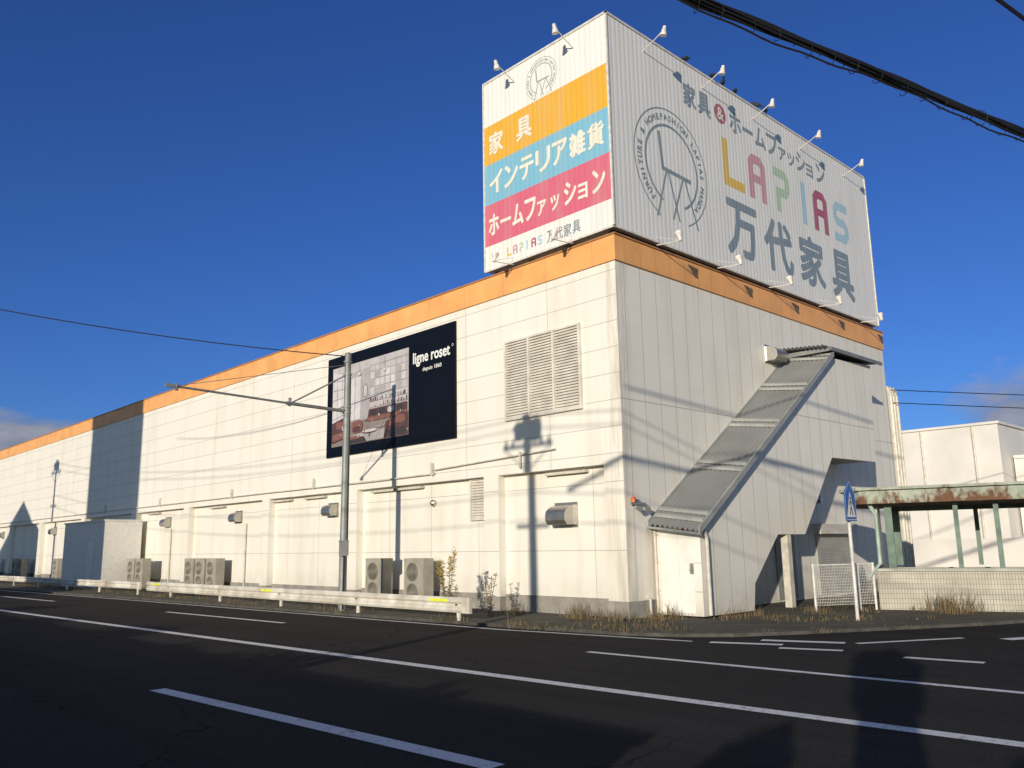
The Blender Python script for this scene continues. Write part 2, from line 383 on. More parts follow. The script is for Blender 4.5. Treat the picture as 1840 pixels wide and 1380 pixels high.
def louvre(y0,y1,z0,z1,n,cols,name='louvre_vent',x=0):
    t=thing(name,None,None,(x,(y0+y1)/2,z0),S)
    b=B(); fw=.06
    for k in range(cols+1):
        yy=y0+(y1-y0)*k/cols; b.box((x-.075,yy-fw/2,z0),(x+.0,yy+fw/2,z1))
    b.box((x-.077,y0-fw/2,z1-.0),(x,y1+fw/2,z1+.05)); b.box((x-.077,y0-fw/2,z0-.05),(x,y1+fw/2,z0))
    mk('frame',b,LOUVF,t)
    b=B(); dz=(z1-z0)/n
    for k in range(cols):
        a=y0+(y1-y0)*k/cols+fw/2; c=y0+(y1-y0)*(k+1)/cols-fw/2
        for i in range(n):
            z=z0+i*dz
            b.prism([(x-.058,z+.005),(x-.048,z+.002),(x-.008,z+dz*.92),(x-.018,z+dz*.95)],lambda q,w,a=a:(q,a,w),lambda q,w,c=c:(q,c,w))
    mk('slats',b,LOUV,t)
    b=B(); b.box((x-.006,y0,z0),(x-.002,y1,z1)); mk('cavity',b,DARK,t)
louvre(1.14,3.70,4.79,6.75,28,3); louvre(4.72,5.35,2.35,3.36,14,1,x=.23)
def hood(parent,loc,w,s,rz=0,name='vent_hood'):
    prof=[(0,-.22),(0,.24)]+[(-.42*math.sin(a)*1.0,.24*math.cos(a)) for a in [rad(15*i) for i in range(1,7)]]+[(-.42,-.12),(-.34,-.22)]
    b=B(); b.prism(prof,lambda x,z:(x*s,-w/2,z*s),lambda x,z:(x*s,w/2,z*s))
    b.box((-.03*s,-w/2-.05,-.28*s),(0,w/2+.05,.3*s))
    M=T(*loc,rz); b.v=[tuple(M@Vector(v)) for v in b.v]
    return mk(name,b,STAINLESS,parent)
for y,z,w,s in [(1.95,2.32,.62,1.0),(12.2,2.85,.5,.8),(18.9,2.86,.5,.8),(25.6,2.86,.5,.8),(42.0,2.86,.5,.8),(53.5,2.86,.5,.8)]:
    hood(S,(.235,y,z),w,s)
hood(S,(6.75,0,6.78),.62,.9,rad(90))
b=B(); b.lathe((.235,6.95,2.84),(-1,0,0),[(0,.09),(.1,.09),(.14,.05),(.16,0.01)],14); mk('vent_cap',b,STAINLESS,S,smooth=True)
zz=3.62
b=B(); b.tube([(-.07,3.2,zz+.30),(-.07,3.2,zz-.1)],.03); mk('pipe_stub',b,PIPEW,S)
b=B()
b.tube([(-.07,2.0,zz+.26),(-.07,6.6,zz+.1),(-.07,6.6,zz-.0),(-.07,9.5,zz-.02),(-.07,16,zz),(-.07,40,zz),(-.07,70,zz)],.02,8)
for y in (6.7,13,19,26,33): b.box((-.1,y-.03,zz-.04),(0,y+.03,zz+.3))
mk('conduit',b,PIPEW,S)
for y in (1.2,7.4,8.6,12.6,14.8,20,26.5):
    b=B(); b.box((.08,y,3.28),(.2,y+1.3,3.34)); mk('tube_light',b,PIPEW,S)
for y0,z0 in ((18.2,2.6),(25.2,2.6)):
    b=B(); b.tube([(.18,y0,z0),(.18,y0,.2)],.03); mk('downpipe',b,PIPEW,S)
for x,r in ((14.62,.06),(14.85,.05),(15.1,.05)):
    b=B(); b.tube([(x,-.05,.1),(x,-.05,6.5),(x-.15,-.0,6.8)],r,8); mk('downpipe',b,PIPEW,S)
b=B()
b.box((14.4,.0,.1),(15.3,.06,6.75)); mk('pipe_backing',b,WALL,S)
Wl=thing('wall_lamp',None,None,(.35,0,2.5),S)
b=B(); b.box((.1,-.1,2.48),(.62,-.06,2.53)); b.box((.3,-.07,2.4),(.42,0,2.6)); mk('bracket',b,STEEL,Wl)
b=B(); b.lathe((.2,-.08,2.53),(0,0,1),[(0,.055),(.09,.055),(.12,.03)],12); mk('beacon',b,ORNG,Wl,smooth=True)
for x in (.3,.58):
    b=B(); b.lathe((x,-.12,2.42),(-.3,-.8,-.4),[(0,.03),(.03,.05),(.10,.065)],10); mk('lamp_head',b,STEEL,Wl,smooth=True)
# ------------------------------------------------------------------ stair enclosure
E=thing('stair_enclosure',None,None,(5,-.6,0),S,None)
E['label']='enclosed outside staircase with grey corrugated roof'
D=1.2
poly=[(1.0,.1),(3.0,.1),(3.1,.70),(4.28,1.80),(5.63,1.80),(7.45,3.84),(10.2,3.87),(10.45,6.78),(7.75,6.66),(1.0,1.98)]
b=B(); b.prism(poly,lambda x,z:(x,-D,z),lambda x,z:(x,-D+.1,z))
b.box((1.0,-D+.1,.1),(1.06,0,.16)); b.box((1.0,-D+.1,1.88),(1.06,0,2.0)); b.box((1.0,-.12,.16),(1.06,0,1.88)); b.box((1.0,-D+.1,.16),(1.06,-D+.2,1.88))
b.prism([(10.2,3.9),(10.3,3.9),(10.4,6.75),(10.3,6.75)],lambda x,z:(x,-D+.1,z),lambda x,z:(x,0,z))
mk('enclosure_wall',b,WALL,E)
b=B()
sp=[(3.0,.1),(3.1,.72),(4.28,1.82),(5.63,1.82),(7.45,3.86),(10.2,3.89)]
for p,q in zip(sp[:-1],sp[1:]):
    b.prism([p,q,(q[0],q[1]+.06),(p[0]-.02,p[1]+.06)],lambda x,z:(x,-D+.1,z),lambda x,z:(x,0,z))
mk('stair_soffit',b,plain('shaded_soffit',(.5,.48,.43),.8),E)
b=B(); b.box((1.02,-D+.2,.16),(1.05,-.12,1.88)); b.box((1.0,-.62,.17),(1.018,-.60,1.87))
mk('door',b,DOORM,E)
b=B(); b.lathe((1.02,-.95,1.05),(-1,0,0),[(0,.025),(.05,.025),(.06,.04),(.08,.03)],10); b.box((.985,-.99,.98),(1.0,-.91,1.2)); mk('handle',b,STEEL,E)
b=B(); b.box((1.0,-.83,1.9),(.995,-.7,1.95)); mk('door_label',b,REDM,E)
x0,z0,x1,z1=.74,2.06,7.74,6.92
b=B(); vs=[];fs=[]; ns=10*8; wR=D+.12
for i in range(ns+1):
    t=i/ns; y=-t*wR; dz=.028*math.sin(i*math.pi/4)-t*.17
    for s in (0,1): vs.append((x0+(x1-x0)*s,y,z0+(z1-z0)*s+dz))
for i in range(ns): fs.append((2*i,2*i+1,2*i+3,2*i+2))
b.add(vs,fs); b.add([(v[0],v[1],v[2]-.012) for v in vs],[tuple(reversed(f)) for f in fs])
mk('stair_roof',b,ROOFP,E,flat2d=True)
for s in (0.03,.06,.27,.30,.51,.54,.74,.77,.95,.98):
    x=x0+(x1-x0)*s;z=z0+(z1-z0)*s
    b=B(); b.prism([(0,z+.030),(-(D+.13),z+.030-.17),(-(D+.13),z+.085-.17),(0,z+.085)],lambda y,zz,x=x:(x,y,zz),lambda y,zz,x=x:(x+.05,y,zz+.035))
    mk('roof_batten',b,BATT,E)
for yy in (0.0,-(D+.14)):
    b=B(); dz=0 if yy==0 else -.17
    b.prism([(x0,z0-.09+dz),(x1,z1-.09+dz),(x1,z1+.07+dz),(x0,z0+.07+dz)],lambda x,z,yy=yy:(x,yy-.045,z),lambda x,z,yy=yy:(x,yy,z))
    mk('roof_trim',b,BATT,E)
b=B(); b.prism([(0,z0-.09),(-(D+.14),z0-.26),(-(D+.14),z0-.21),(0,z0-.04)],lambda y,z:(x0-.02,y,z),lambda y,z:(x0+.02,y,z)); mk('gutter',b,STEEL,E)
b=B(); vs=[]
for i in range(113):
    x=7.55+i*.0285
    for y in (.0,-(D+.2)): vs.append((x,y,7.0+.03*math.sin(i*math.pi/2*.5)-(0 if y==0 else .12)))
fs=[(2*i,2*i+1,2*i+3,2*i+2) for i in range(112)]
b.add(vs,fs); b.add([(v[0],v[1],v[2]-.012) for v in vs],[tuple(reversed(f)) for f in fs])
mk('landing_roof',b,POLE,E,flat2d=True)
b=B(); vs=[]
for i in range(89):
    y=-i*.0157
    for x in (7.25,7.62): vs.append((x,y,7.03+.03*math.sin(i*math.pi/4)-(-y)*.09))
fs=[(2*i,2*i+1,2*i+3,2*i+2) for i in range(88)]
b.add(vs,fs); b.add([(v[0],v[1],v[2]-.012) for v in vs],[tuple(reversed(f)) for f in fs])
mk('landing_roof_eave',b,BATT,E,flat2d=True)
b=B(); b.box((7.5,-(D+.23),6.80),(10.8,-(D+.2),6.9)); b.box((7.45,-(D+.19),6.78),(7.5,0,6.9)); mk('roof_trim',b,POLE,E)
b=B(); b.tube([(.95,-.05,2.0),(.95,-.05,.12)],.03,8); mk('drainpipe',b,PIPEW,E)
b=B(); b.tube([(1.05,-D-.07,1.9),(1.15,-D-.07,1.75),(1.15,-D-.07,.12)],.04,8); mk('drainpipe',b,PIPEW,E)
b=B(); b.tube([(.62,-.1,.12),(.62,-.1,.45),(.62,0,.5)],.03,8); mk('drainpipe',b,PIPEW,E)
b=B()
for i in range(24): b.box((8.5,-.03,.12+i*.07),(10.55,-.006,.12+i*.07+.062))
mk('roller_shutter',b,plain('shutter_grey',(.45,.44,.40),.5,.2,.2,2),S)
b=B(); b.box((8.35,-.25,1.82),(10.7,-.005,2.1)); mk('shutter_box',b,LOUV,S)
b=B(); b.box((6.2,-.04,.12),(7.2,-.008,1.95)); mk('door',b,plain('grey_door',(.30,.30,.28),.5),S)
b=B(); b.box((4.75,-D+.02,.05),(4.93,-D+.2,1.8)); mk('support_post',b,PIPEW,E)
b=B(); b.box((5.35,-.9,.05),(5.45,-.8,1.8)); mk('support_post',b,PIPEW,E)
b=B(); b.lathe((8.6,-.02,2.8),(-.2,-1,0),[(0,.12),(.16,.12),(.2,.05)],10); mk('vent_cap',b,STAINLESS,S,smooth=True)
# ------------------------------------------------------------------ rooftop sign
G=thing('rooftop_sign','huge white ribbed rooftop sign box with coloured bands','sign',(7,2,H))
sx0,sy0,sx1,sy1,sz0,sz1=-.1,-.1,14.08,4.36,8.86,14.32
b=B(); b.box((sx0,sy0,sz0),(sx1,sy1,sz1)); mk('sign_box',b,SIGN,G)
b=B(); e=.025
for (x,y) in ((sx0,sy0),(sx1,sy0),(sx0,sy1),(sx1,sy1)): b.box((x-e,y-e,sz0-.02),(x+e,y+e,sz1+.03))
b.box((sx0-e,sy0-e,sz1-.02),(sx1+e,sy0+e,sz1+.035)); b.box((sx0-e,sy0+e,sz1-.02),(sx0+e,sy1-e,sz1+.035))
b.box((sx0-e,sy0-e,sz0-.04),(sx1+e,sy0+e,sz0+.01)); b.box((sx0-e,sy0+e,sz0-.04),(sx0+e,sy1-e,sz0+.01))
mk('edge_trim',b,LAMPW,G)
b=B()
for i in range(10):
    x=.3+i*1.5; b.box((x,.15,H-.12),(x+.15,.3,sz0)); 
for y in (1.4,2.8,4.1): b.box((.15,y,H-.12),(.3,y+.15,sz0))
b.box((.05,.05,H+.0),(14,.2,H+.1))
mk('support_frame',b,BLACK,G)
pr=PR(); pl=PL()
BO=.030
b=B(); puttext(b,'家',(3.00,13.06,3.61,13.76),pr,BO); mk('letter',b,INK,G,flat2d=True)
b=B(); puttext(b,'具',(3.69,13.06,4.29,13.76),pr,BO); mk('letter',b,INK,G,flat2d=True)
for ch,x in zip('ホームファッション',[5.25,5.93,6.60,7.27,7.96,8.50,9.05,9.68,10.36]):
    b=B(); sm=ch in 'ァッョ'
    if ch=='ー': puttext(b,ch,(x,13.33,x+.56,13.46),pr,.012)
    else: puttext(b,ch,(x,13.08,x+(.46 if sm else .61),13.08+(.43 if sm else .66)),pr,BO)
    mk('letter',b,INK,G,flat2d=True)
for ch,x0_,x1_ in (('万',4.73,6.36),('代',6.70,8.36),('家',8.76,10.38),('具',10.84,12.42)):
    b=B(); puttext(b,ch,(x0_,9.34,x1_,10.98),pr,.033); mk('letter',b,INK,G,flat2d=True)
b=B(); cc=[(4.78+.29*math.cos(2*math.pi*i/28),13.42+.29*math.sin(2*math.pi*i/28)) for i in range(28)]
b.add([pr(*p) for p in cc],[tuple(range(28))]); mk('red_dot',b,SR,G,flat2d=True)
b=B(); puttext(b,'&',(4.61,13.23,4.95,13.61),PR(.108),.03); mk('ampersand',b,CREAM,G,flat2d=True)
def letter(ch,x0,x1,z0,z1,w,b,plane,mi):
    h=w/2; L=x0+h;R=x1-h;Bt=z0+h;Tp=z1-h;M=(z0+z1)/2
    c=(x1-x0)*.16
    if ch=='L': strip(b,[(L,z1),(L,Bt),(x1,Bt)],w,plane,mi)
    elif ch=='A':
        strip(b,[(L,z0),(L,Tp-c),(L+c,Tp),(R-c,Tp),(R,Tp-c),(R,z0)],w,plane,mi)
        b.add([plane(x0+w,M-h*1.2),plane(x1-w,M-h*1.2),plane(x1-w,M+h*.6),plane(x0+w,M+h*.6)],[(0,1,2,3)],mi)
    elif ch=='P':
        strip(b,[(x0,Tp),(R-c,Tp),(R,Tp-c),(R,M+c*.6),(R-c,M-h*.4),(L+w*.3,M-h*.4),(L+w*.3,z0)],w,plane,mi)
    elif ch=='I': b.add([plane(x0,z0),plane(x1,z0),plane(x1,z1),plane(x0,z1)],[(0,1,2,3)],mi)
    elif ch=='S':
        strip(b,[(x1,Tp),(L+c,Tp),(L,Tp-c),(L,M+c*.9),(L+c,M),(R-c,M),(R,M-c*.9),(R,Bt+c),(R-c,Bt),(x0,Bt)],w,plane,mi)
cols=[SG,SP,SGR,SB,SR,SB]
for i,(ch,x0_,x1_) in enumerate((('L',4.77,5.84),('A',6.10,7.04),('P',7.52,8.46),('I',9.20,9.48),('A',9.97,10.92),('S',11.34,12.38))):
    b=B(); letter(ch,x0_,x1_,11.34,12.74,.28,b,pr,0); mk('coloured_letter',b,cols[i],G,flat2d=True)
def emblem(b,cx,cz,r,plane,mi=0,wk=1.0,text=True):
    def P(u,v,e=0): return plane(cx+u*r,cz+v*r,e)
    c1=[(math.cos(a),math.sin(a)) for a in [rad(-68+(316)*i/72) for i in range(73)]]
    strip(b,c1,.024*wk,P,mi)
    c2=[(.71*math.cos(a),.71*math.sin(a)) for a in [rad(-66+(312)*i/72) for i in range(73)]]
    strip(b,c2,.045*wk,P,mi)
    s=.042*wk
    strip(b,[(-.33,.54),(-.26,-.09),(.52,-.12)],s*1.7,P,mi)
    P2=lambda u,v: P(u,v,.0005); P3=lambda u,v: P(u,v,.001)
    strip(b,[(-.17,-.12),(-.46,-.96)],s,P2,mi); strip(b,[(-.12,-.12),(.14,-.92)],s,P2,mi)
    strip(b,[(.28,-.14),(-.04,-.92)],s,P3,mi); strip(b,[(.34,-.14),(.66,-.94)],s,P3,mi)
    if text:
        t='FURNITURE & HOMEFASHION LAPIAS MANDAI'; n=len(t)
        for i,ch in enumerate(t):
            if ch==' ': continue
            a=rad(230-(280)*i/(n-1)); v,f,(x0,y0,x1,y1)=glyph(ch,0)
            sc=.145
            ca,sa=math.cos(a-math.pi/2),math.sin(a-math.pi/2)
            for k,(dx,dy) in enumerate(((0,0),(.007,0),(-.007,0),(0,.007),(0,-.007))):
                vs=[]
                for x,y in v:
                    xx=(x-(x0+x1)/2)*sc+dx; yy=(y-.35)*sc+.86+dy
                    vs.append(P(xx*ca-yy*sa,xx*sa+yy*ca,k*.0004))
                b.add(vs,f,mi)
b=B(); emblem(b,2.33,11.05,1.55,pr); mk('chair_emblem',b,INK,G,flat2d=True)
b=B(); emblem(b,-2.12,13.56,.56,pl,0,1.0); mk('chair_emblem',b,INKL,G,flat2d=True)
b=B(); puttext(b,'家',(-4.15,12.10,-3.58,12.74),pl,BO); mk('letter',b,CREAM,G,flat2d=True)
b=B(); puttext(b,'具',(-3.07,12.10,-2.50,12.74),pl,BO); mk('letter',b,CREAM,G,flat2d=True)
def row(txt,a0,a1,z0,z1,plane,mat,bold=.034):
    n=len(txt); st=(a1-a0)/n
    for i,ch in enumerate(txt):
        b=B(); sm=ch in 'ァッョ'
        x=a0+i*st; w=st*.90; hh=z1-z0
        if ch=='ー': puttext(b,ch,(x,z0+hh*.40,x+w,z0+hh*.57),plane,.02)
        elif sm: puttext(b,ch,(x,z0,x+w*.75,z0+hh*.68),plane,bold)
        else: puttext(b,ch,(x,z0,x+w,z1),plane,bold)
        mk('letter',b,mat,G,flat2d=True)
row('インテリア雑貨',-4.15,-.03,10.96,11.60,pl,CREAM); row('ホームファッション',-4.2,-.05,9.80,10.40,pl,CREAM)
row('万代家具',-2.05,-.9,9.01,9.33,pl,INK,.015)
for i,(ch,w) in enumerate((('L',.17),('A',.17),('P',.17),('I',.06),('A',.17),('S',.17))):
    b=B(); x=-3.5+i*.225+(.05 if ch=='I' else 0); letter(ch,x,x+w,9.06,9.30,.05,b,pl,0); mk('coloured_letter',b,cols[i],G,flat2d=True)
def flood(up):
    t=thing('floodlight',None,None,(0,0,0)); 
    b=B()
    if up:
        b.tube([(0,0,-.25),(.35,0,-.12),(.66,0,.02)],.014,6); mk('arm',b,LAMPW,t)
        b=B(); b.lathe((.70,0,.12),(-.25,0,-1),[(0,.02),(.02,.045),(.10,.05),(.16,.068),(.25,.09),(.255,.08)],14); b.box((.62,-.02,-.04),(.72,.02,.06)); mk('lamp_head',b,LAMPW,t,smooth=True)
    else:
        b.tube([(0,0,-.1),(.35,0,-.14),(.66,0,-.16)],.014,6); b.tube([(0,0,.1),(.66,0,-.14)],.006,5); mk('arm',b,LAMPW,t)
        b=B(); b.lathe((.70,0,-.19),(-.25,0,1),[(0,.02),(.02,.045),(.10,.05),(.15,.07),(.22,.095),(.25,.10),(.255,.09)],14); mk('lamp_head',b,LAMPW,t,smooth=True)
    return t
fu=flood(True); fd=flood(False)
def placeflood(src,x,y,z,rz):
    c=dup(src,T(x,y,z,rz)); M=c.matrix_basis.copy(); c.parent=G; c.matrix_parent_inverse=WM[G.name].inverted(); c.matrix_basis=M
for y in (3.10,.97): placeflood(fu,-.1,y,14.12,math.pi)
for y in (3.26,1.19): placeflood(fd,-.1,y,8.88,math.pi)
for x in (1.34,3.96,6.55,9.39,12.41): placeflood(fu,x,-.1,14.14,-math.pi/2)
for x in (1.51,4.16,6.78,9.77,12.69): placeflood(fd,x,-.1,8.86,-math.pi/2)
for s in (fu,fd):
    for ch in list(s.children): bpy.data.objects.remove(ch)
    bpy.data.objects.remove(s)
bt=None
for x,y in ((3.25,-.1),(4.0,.1),(4.5,-.1),(5.05,-.1),(5.7,-.1),(6.1,.1),(6.9,-.1),(7.4,-.1)):
    if bt is None:
        b=B(); b.lathe((-.11,0,.07),(1,0,.35),[(0,.005),(.04,.03),(.10,.052),(.17,.045),(.21,.02),(.22,.01)],8)
        b.lathe((.08,0,.155),(1,0,.1),[(0,.01),(.02,.028),(.05,.026),(.07,.008),(.10,.002)],8)
        b.box((-.2,-.02,.035),(-.08,.02,.05)); b.cyl((0,.015,0),(0,.015,.08),.005,4); b.cyl((0,-.015,0),(0,-.015,.08),.005,4)
        bt=mk('bird',b,FEA,smooth=True); bt['label']='small dark bird perched on the rooftop sign edge'; bt['category']='bird'; bt['group']='birds on the rooftop sign'
        bt.location=(x,y,14.35); bt.scale=(1.2,1.2,1.3)
    else:
        c=bt.copy(); COL.objects.link(c); c.location=(x,y,14.35); c.rotation_euler[2]=random.uniform(0,6)
# ------------------------------------------------------------------ billboard
Q=thing('billboard','navy furniture billboard with interior photo fixed to the wall','billboard',(0,9,4.5))
b=B(); b.box((-.06,5.69,4.52),(-.003,12.27,7.79)); mk('panel',b,NAVY,Q)
def col(name,c): return plain(name,c,.5,0,.18,2.0)
pm=[col('print_wall',(.40,.37,.385)),col('print_window',(.60,.585,.60)),col('print_frame',(.27,.24,.26)),col('print_sofa',(.10,.05,.05)),col('print_floor',(.25,.21,.20)),col('print_cushion',(.22,.10,.08)),col('print_dark',(.05,.04,.045)),col('print_lamp',(.55,.53,.53)),col('print_shelf',(.50,.47,.48)),col('print_rug',(.38,.35,.35))]
b=B(); lay=[.0635]
def nl(): lay[0]+=.0003; return lay[0]
def rc(a0,z0,a1,z1,mi): 
    p=PL(nl()); b.add([p(a0,z0),p(a1,z0),p(a1,z1),p(a0,z1)],[(0,1,2,3)],mi)
def pg(pts,mi):
    p=PL(nl()); b.add([p(*q) for q in pts],[tuple(range(len(pts)))],mi)
def blob(a,z,w,h,mi,e=.6):
    p=PL(nl()); n=18; b.add([p(a+w*math.copysign(abs(math.cos(t))**e,math.cos(t)),z+h*math.copysign(abs(math.sin(t))**e,math.sin(t))) for t in [2*math.pi*i/n for i in range(n)]],[tuple(range(n))],mi)
rnd=random.Random(3)
rc(-11.95,4.84,-7.81,7.42,0); rc(-11.95,4.84,-7.81,5.55,4)
pg([(-11.95,7.42),(-7.81,7.42),(-7.81,7.28),(-10.9,7.12),(-11.95,7.3)],8)
pg([(-11.95,5.3),(-11.1,5.62),(-11.1,7.12),(-11.95,7.3)],1)
for i in range(4): a=-11.95+i*.28; pg([(a,5.3+i*.1),(a+.02,5.3+i*.1),(a+.02,7.28-i*.06),(a,7.28-i*.06)],2)
for i in range(5): pg([(-11.95,5.7+i*.32),(-11.1,5.85+i*.27),(-11.1,5.87+i*.27),(-11.95,5.725+i*.32)],2)
rc(-10.95,5.6,-10.3,6.95,7); rc(-10.90,5.6,-10.35,6.90,1); rc(-10.64,5.6,-10.61,6.9,2); blob(-10.05,6.45,.12,.22,6,1); blob(-10.05,6.45,.10,.20,7,1)
rc(-9.8,5.85,-7.85,7.2,8)
for i in range(8): rc(-9.8+i*.27,6.25,-9.785+i*.27,7.2,2)        # tall glazed cabinet doors
for z in (6.25,6.5,6.75,7.0,7.19): rc(-9.8,z,-7.85,z+.014,2)
for i in range(7):
    for z in (6.27,6.52,6.77):
        if rnd.random()<.8: rc(-9.77+i*.27,z,-9.56+i*.27,z+.21,rnd.choice([1,7,1,0]))
for r in range(2):
    z=5.87+r*.185; rc(-9.8,z-.008,-7.85,z+.004,2); x=-9.77
    while x<-7.9:
        w_=rnd.uniform(.012,.04); hh=rnd.uniform(.05,.14)
        if rnd.random()<.62: rc(x,z+.006,x+w_,z+hh,rnd.choice([2,2,4,5,3,7,9,6]))
        x+=w_+rnd.choice([.004,.01,.06])
blob(-9.5,5.0,1.75,.15,9,1)
pg([(-9.9,5.45),(-7.85,5.45),(-7.85,5.82),(-9.8,5.82)],3); pg([(-9.9,5.45),(-7.85,5.45),(-7.85,5.58),(-9.9,5.58)],5)
for a in (-9.55,-9.1,-8.65,-8.2): blob(a,5.70,.17,.09,rnd.choice([5,6,7,3]))
pg([(-11.9,4.95),(-10.9,5.1),(-10.9,5.55),(-11.1,5.75),(-11.9,5.6)],3); pg([(-11.85,5.0),(-10.95,5.12),(-10.95,5.3),(-11.85,5.22)],5); blob(-11.45,5.5,.22,.12,5)
blob(-10.45,5.36,.3,.2,5); blob(-10.45,5.28,.22,.09,3)
blob(-9.75,5.14,.42,.06,6,1); blob(-9.75,5.165,.40,.045,7,1); rc(-9.78,4.98,-9.72,5.1,6); blob(-9.2,5.25,.24,.045,2,1)
pg([(-9.0,4.86),(-7.83,4.86),(-7.83,5.5),(-8.05,5.55),(-8.9,5.35)],3); pg([(-8.95,4.9),(-7.9,4.9),(-7.9,5.12),(-8.9,5.08)],6)
blob(-8.55,5.3,.22,.11,5); blob(-8.15,5.36,.22,.12,5)
pg([(-11.2,4.86),(-9.9,4.86),(-10.05,5.02),(-11.1,5.05)],6); blob(-10.6,5.03,.35,.05,5)
for i in range(14): blob(-11.8+rnd.random()*3.8,5.0+rnd.random()*.7,.02+.03*rnd.random(),.015+.03*rnd.random(),rnd.choice([5,6,7,9]))
for a,z in ((-9.0,6.95),(-10.35,7.02)): rc(a-.004,z,a+.004,7.38,6); blob(a,z,.09,.05,7)
mk('picture',b,pm,Q,flat2d=True)
p1=PL(.067)
b=B(); puttext(b,'ligne roset',(-7.60,6.76,-5.90,7.20),p1,.024); cc=[(-5.79+.03*math.cos(2*math.pi*i/12),7.13+.03*math.sin(2*math.pi*i/12)) for i in range(12)]; strip(b,cc,.010,p1,0,True)
mk('brand_lettering',b,WHITEP,Q,flat2d=True)
b=B(); puttext(b,'depuis 1860',(-7.14,6.56,-6.28,6.71),p1,.015); mk('tagline_lettering',b,WHITEP,Q,flat2d=True)
# ------------------------------------------------------------------ air conditioners
def acunit():
    t=thing('air_conditioner','tall beige outdoor air conditioner unit against the wall','air conditioner',(0,0,0),None,'air conditioners along the wall')
    b=B(); b.box((-.17,-.43,.06),(.17,.43,1.25)); b.box((-.175,-.435,1.2),(.175,.435,1.26)); b.box((-.15,-.38,0),(.15,-.3,.06)); b.box((-.15,.3,0),(.15,.38,.06)); b.box((-.176,.34,.5),(-.17,.40,1.1)); mk('casing',b,ACM,t)
    for z in (.36,.90):
        b=B(); b.lathe((-.172,.06,z),(-1,0,0),[(0,.25),(.02,.25),(.02,.235),(.0,.235)],24,0,False)
        for k in range(1,9): 
            pts=[(-.19,.06+.028*k*math.cos(a),z+.028*k*math.sin(a)) for a in [2*math.pi*i/20 for i in range(21)]]; b.tube(pts,.007,4)
        for k in range(8):
            a=math.pi*k/8; b.tube([(-.19,.06-.235*math.cos(a),z-.235*math.sin(a)),(-.19,.06+.235*math.cos(a),z+.235*math.sin(a))],.005,4)
        mk('fan_guard',b,ACD,t)
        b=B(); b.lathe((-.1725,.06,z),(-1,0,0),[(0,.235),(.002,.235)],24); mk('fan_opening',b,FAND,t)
    return t
ac=acunit(); first=True
for x,y,s in ((-.3,8.85,1),(-.3,6.98,1),(-.3,19.6,1.1),(-.3,20.6,1.1),(-.3,21.6,1.1),(-.5,26.3,1.05),(-.5,27.3,1.05),(-.3,39,1),(-.3,46,1),(-.3,47.3,1),(-.3,53,1)):
    if first: ac.location=(x,y,.08); first=False
    else:
        dup(ac,Matrix.Translation((x-ac.location[0],y-ac.location[1],0)))
K=thing('storage_shed','plain white flat roofed shed built against the wall','shed',(-.6,32,0))
b=B(); b.box((-1.6,28.0,.05),(-.02,33.8,3.0)); mk('wall',b,plain('shed_wall',(.74,.71,.66),.6),K)
b=B(); b.box((-1.65,27.96,3.0),(-.02,33.85,3.06)); mk('roof',b,BG,K)
b=B(); b.box((-1.63,29.2,.12),(-1.603,30.1,2.1)); mk('door',b,DOORM,K)
# ------------------------------------------------------------------ guardrails
def rail(pa,pb,zt,nm,lab,posts,refl,hh=.32):
    t=thing(nm,lab,'guardrail',(pa[0],pa[1],.1)); k_=hh/.32
    prof=[(0,0),(-.02,.0),(-.05,.05),(-.05,.10),(-.0,.145),(-.0,.175),(-.05,.22),(-.05,.27),(-.02,.32),(0,.32),(.01,.31),(.01,.01)]
    b=B(); b.prism([(p,zt-hh+q*k_) for p,q in prof],lambda a,z:(pa[0]+a,pa[1],z),lambda a,z:(pb[0]+a,pb[1],z))
    x,y0=pa
    b.prism([(x-.055,zt-hh-.005),(x+.02,zt-hh-.005),(x+.02,zt+.005),(x-.055,zt+.005)],lambda a,z:(a,y0-.25,z),lambda a,z:(a,y0+.02,z))
    mk('beam',b,RAILW,t)
    for y in posts:
        x=pa[0]+(pb[0]-pa[0])*(y-pa[1])/(pb[1]-pa[1])
        b=B(); b.cyl((x+.075,y,.04),(x+.075,y,zt-.02),.05,12); b.lathe((x+.075,y,zt-.02),(0,0,1),[(0,.053),(.02,.045),(.03,.01)],12); b.box((x+.0,y-.04,zt-.22),(x+.03,y+.04,zt-.1)); mk('post',b,RAILW,t)
    for y in refl:
        x=pa[0]+(pb[0]-pa[0])*(y-pa[1])/(pb[1]-pa[1])
        b=B(); b.box((x-.056,y-.33,zt-.105),(x-.051,y+.33,zt-.04)); mk('reflector',b,YEL,t)
rail((-2.5,2.5),(-2.5,20.3),.56,'guardrail','weathered white steel guardrail with yellow reflective tape',[2.75+3.9*i for i in range(5)],[3.3,11.2,19.4])
rail((-2.5,21.2),(-3.9,74),.53,'guardrail','long weathered white guardrail continuing along the road edge',[21.4+3.9*i for i in range(14)],[30],.26)
